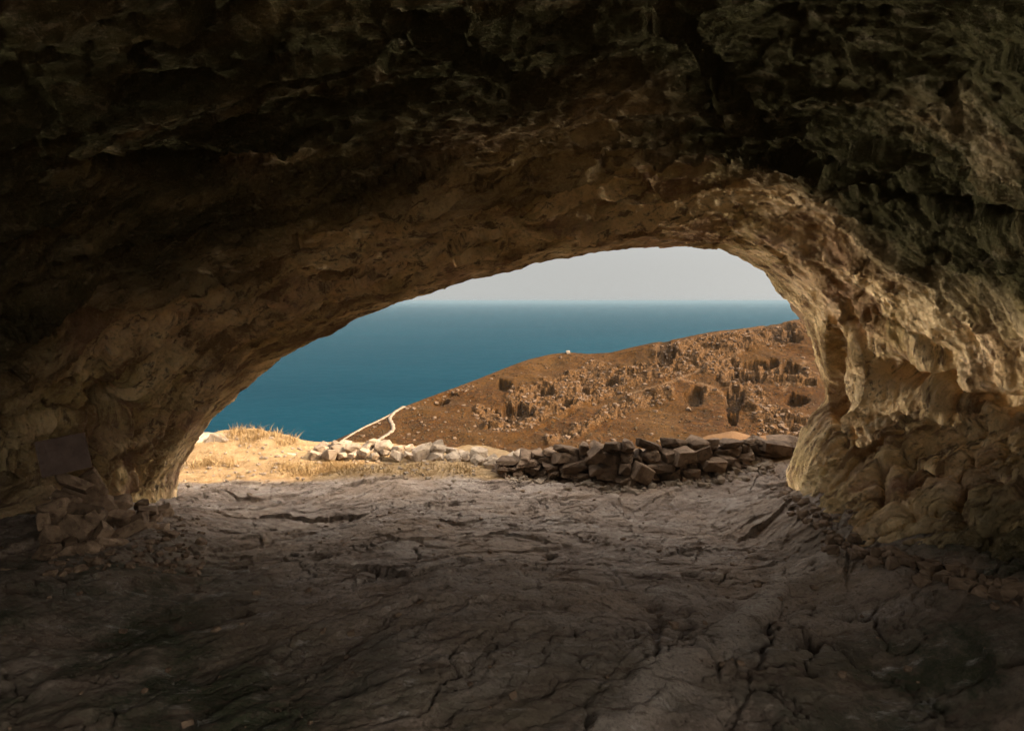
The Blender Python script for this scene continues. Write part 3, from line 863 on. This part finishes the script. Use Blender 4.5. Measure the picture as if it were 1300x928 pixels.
# a small pale ruin on the crest
def build_hut():
    c = hill_hit(722, 449)
    o = bpy.data.objects.new('stone_block', stone_mesh('stone_block', (2.2, 1.8, 1.5), 77, M_PALE, slab=True, rough=.03)); COL.objects.link(o)
    o.location = c + Vector((0, 0, .6))
    tag(o, 'single pale stone block standing on the crest of the headland', 'stone block')
build_hut()

# dry grass
def build_grass():
    r = random.Random(5)
    V, Fc = [], []; k = 0
    spots = []
    for _ in range(330):
        t = r.random()
        if t < .38: px, py = r.uniform(235, 350), r.uniform(572, 592); h = r.uniform(.05, .19)
        elif t < .75: px, py = r.uniform(350, 450), r.uniform(586, 602); h = r.uniform(.03, .10)
        else: px, py = r.uniform(440, 600), r.uniform(590, 607); h = r.uniform(.03, .10)
        x, y, z = floor_hit(px, py)
        if y > 9 or y < 6.9: continue
        spots.append((x, y, h))
    for _ in range(34):
        x = r.uniform(-3.9, -2.9); y = r.uniform(8.2, 8.7); spots.append((x, y, r.uniform(.08, .2)))
    for (x, y, h) in spots:
        for _ in range(r.randrange(14, 44)):
            a = r.uniform(0, 6.3); rad = abs(r.gauss(0, .09))
            bx, by = x + rad * math.cos(a), y + rad * math.sin(a)
            bz = ground(bx, by) - .01
            hh = h * r.uniform(.3, .9); ln = r.gauss(0, .65); la = r.uniform(0, 6.3); w = r.uniform(.002, .0045)
            dx, dy = math.cos(la) * ln * hh, math.sin(la) * ln * hh
            wx, wy = -math.sin(a + 1) * w, math.cos(a + 1) * w
            V += [(bx - wx, by - wy, bz), (bx + wx, by + wy, bz), (bx + dx * .4 + wx * .8, by + dy * .4 + wy * .8, bz + hh * .6), (bx + dx * .4 - wx * .8, by + dy * .4 - wy * .8, bz + hh * .6),
                  (bx + dx + wx * .15, by + dy + wy * .15, bz + hh), (bx + dx - wx * .15, by + dy - wy * .15, bz + hh)]
            Fc += [(k, k+1, k+2, k+3), (k+3, k+2, k+4, k+5)]; k += 6
    o = mesh_np('dry_grass', V, Fc, M_GRASS, smooth=False)
    tag(o, 'golden dry grass growing on the sunlit terrace and bank', 'grass', kind='stuff')
build_grass()

# ------------------------------------------------------------------ air
def build_haze():
    me = bpy.data.meshes.new('haze'); bm = bmesh.new(); bmesh.ops.create_cube(bm, size=1)
    H = 105000.; z0, z1 = SEA_Z - 1, 22.
    for v in bm.verts: v.co = Vector((v.co.x * 2 * H, v.co.y * 2 * H, z0 if v.co.z < 0 else z1))
    bm.to_mesh(me); bm.free()
    m = bpy.data.materials.new('haze_air'); m.use_nodes = True
    t = m.node_tree; t.nodes.remove(t.nodes['Principled BSDF'])
    pv = t.nodes.new('ShaderNodeVolumePrincipled')
    pv.inputs['Color'].default_value = (.140, .190, .212, 1); pv.inputs['Density'].default_value = 3.0e-5
    t.links.new(pv.outputs[0], t.nodes['Material Output'].inputs['Volume'])
    me.materials.append(m)
    o = bpy.data.objects.new('haze', me); COL.objects.link(o)
    tag(o, 'pale sea haze softening the far horizon', 'haze', kind='stuff')
build_haze()

# ------------------------------------------------------------------ light
L = Vector((-.78, .16, -.56)).normalized()           # the way the sunlight travels
sun = bpy.data.lights.new('sun', 'SUN'); sun.energy = 2.7; sun.angle = R(.5); sun.color = (1, .76, .50)
so = bpy.data.objects.new('sun', sun); COL.objects.link(so)
so.rotation_euler = L.to_track_quat('-Z', 'Y').to_euler()
w = bpy.data.worlds.new('World'); SC.world = w; w.use_nodes = True
nt = w.node_tree
sky = nt.nodes.new('ShaderNodeTexSky'); sky.sky_type = 'NISHITA'; sky.sun_disc = False
sky.sun_elevation = math.asin(-L.z); sky.sun_rotation = math.atan2(-L.x, -L.y)
sky.air_density = 1.0; sky.dust_density = 4.0; sky.ozone_density = 1.0; sky.altitude = 250
hs = nt.nodes.new('ShaderNodeHueSaturation'); hs.inputs['Saturation'].default_value = .22
# level haze at the horizon: the lowest few degrees of sky share one tone
tcs = nt.nodes.new('ShaderNodeTexCoord'); sp = nt.nodes.new('ShaderNodeSeparateXYZ'); cb = nt.nodes.new('ShaderNodeCombineXYZ')
nt.links.new(tcs.outputs['Generated'], sp.inputs[0])
mx = nt.nodes.new('ShaderNodeMath'); mx.operation = 'SMOOTH_MAX'; mx.inputs[1].default_value = .075; mx.inputs[2].default_value = .05
nt.links.new(sp.outputs['Z'], mx.inputs[0])
nt.links.new(sp.outputs['X'], cb.inputs['X']); nt.links.new(sp.outputs['Y'], cb.inputs['Y']); nt.links.new(mx.outputs[0], cb.inputs['Z'])
nt.links.new(cb.outputs[0], sky.inputs['Vector'])
nt.links.new(sky.outputs[0], hs.inputs['Color'])
# overhead sky boosted to light the cave; the strip above the sea stays dimmer
geo = nt.nodes.new('ShaderNodeTexCoord'); sx = nt.nodes.new('ShaderNodeSeparateXYZ'); nt.links.new(geo.outputs['Generated'], sx.inputs[0])
mr = nt.nodes.new('ShaderNodeMapRange'); mr.interpolation_type = 'SMOOTHSTEP'
mr.inputs['From Min'].default_value = .12; mr.inputs['From Max'].default_value = .75; mr.inputs['To Min'].default_value = .45; mr.inputs['To Max'].default_value = 2.9
nt.links.new(sx.outputs['Z'], mr.inputs['Value'])
vm = nt.nodes.new('ShaderNodeVectorMath'); vm.operation = 'SCALE'
wm = nt.nodes.new('ShaderNodeVectorMath'); wm.operation = 'MULTIPLY'; wm.inputs[1].default_value = (1.015, .985, .945)
nt.links.new(hs.outputs[0], wm.inputs[0]); nt.links.new(wm.outputs[0], vm.inputs[0]); nt.links.new(mr.outputs[0], vm.inputs['Scale'])
nt.links.new(vm.outputs[0], nt.nodes['Background'].inputs['Color'])
nt.nodes['Background'].inputs['Strength'].default_value = .12

# ------------------------------------------------------------------ camera
cam = bpy.data.cameras.new('camera'); cam.sensor_width = 36; cam.lens = 36 * F / 1300; cam.clip_start = .05; cam.clip_end = 400000
co = bpy.data.objects.new('camera', cam); COL.objects.link(co)
co.location = (0, 0, EYE); co.rotation_euler = (R(90) - TH, 0, 0)
SC.camera = co

SC.view_settings.view_transform = 'Standard'; SC.view_settings.look = 'None'; SC.view_settings.gamma = 1
SC.view_settings.exposure = 1.9
SC.render.engine = 'CYCLES'
cy = SC.cycles
cy.max_bounces = 8; cy.diffuse_bounces = 6; cy.glossy_bounces = 2; cy.volume_bounces = 1; cy.transparent_max_bounces = 8
cy.sample_clamp_indirect = 6; cy.use_denoising = True; cy.denoising_prefilter = 'FAST'; cy.caustics_reflective = False; cy.caustics_refractive = False
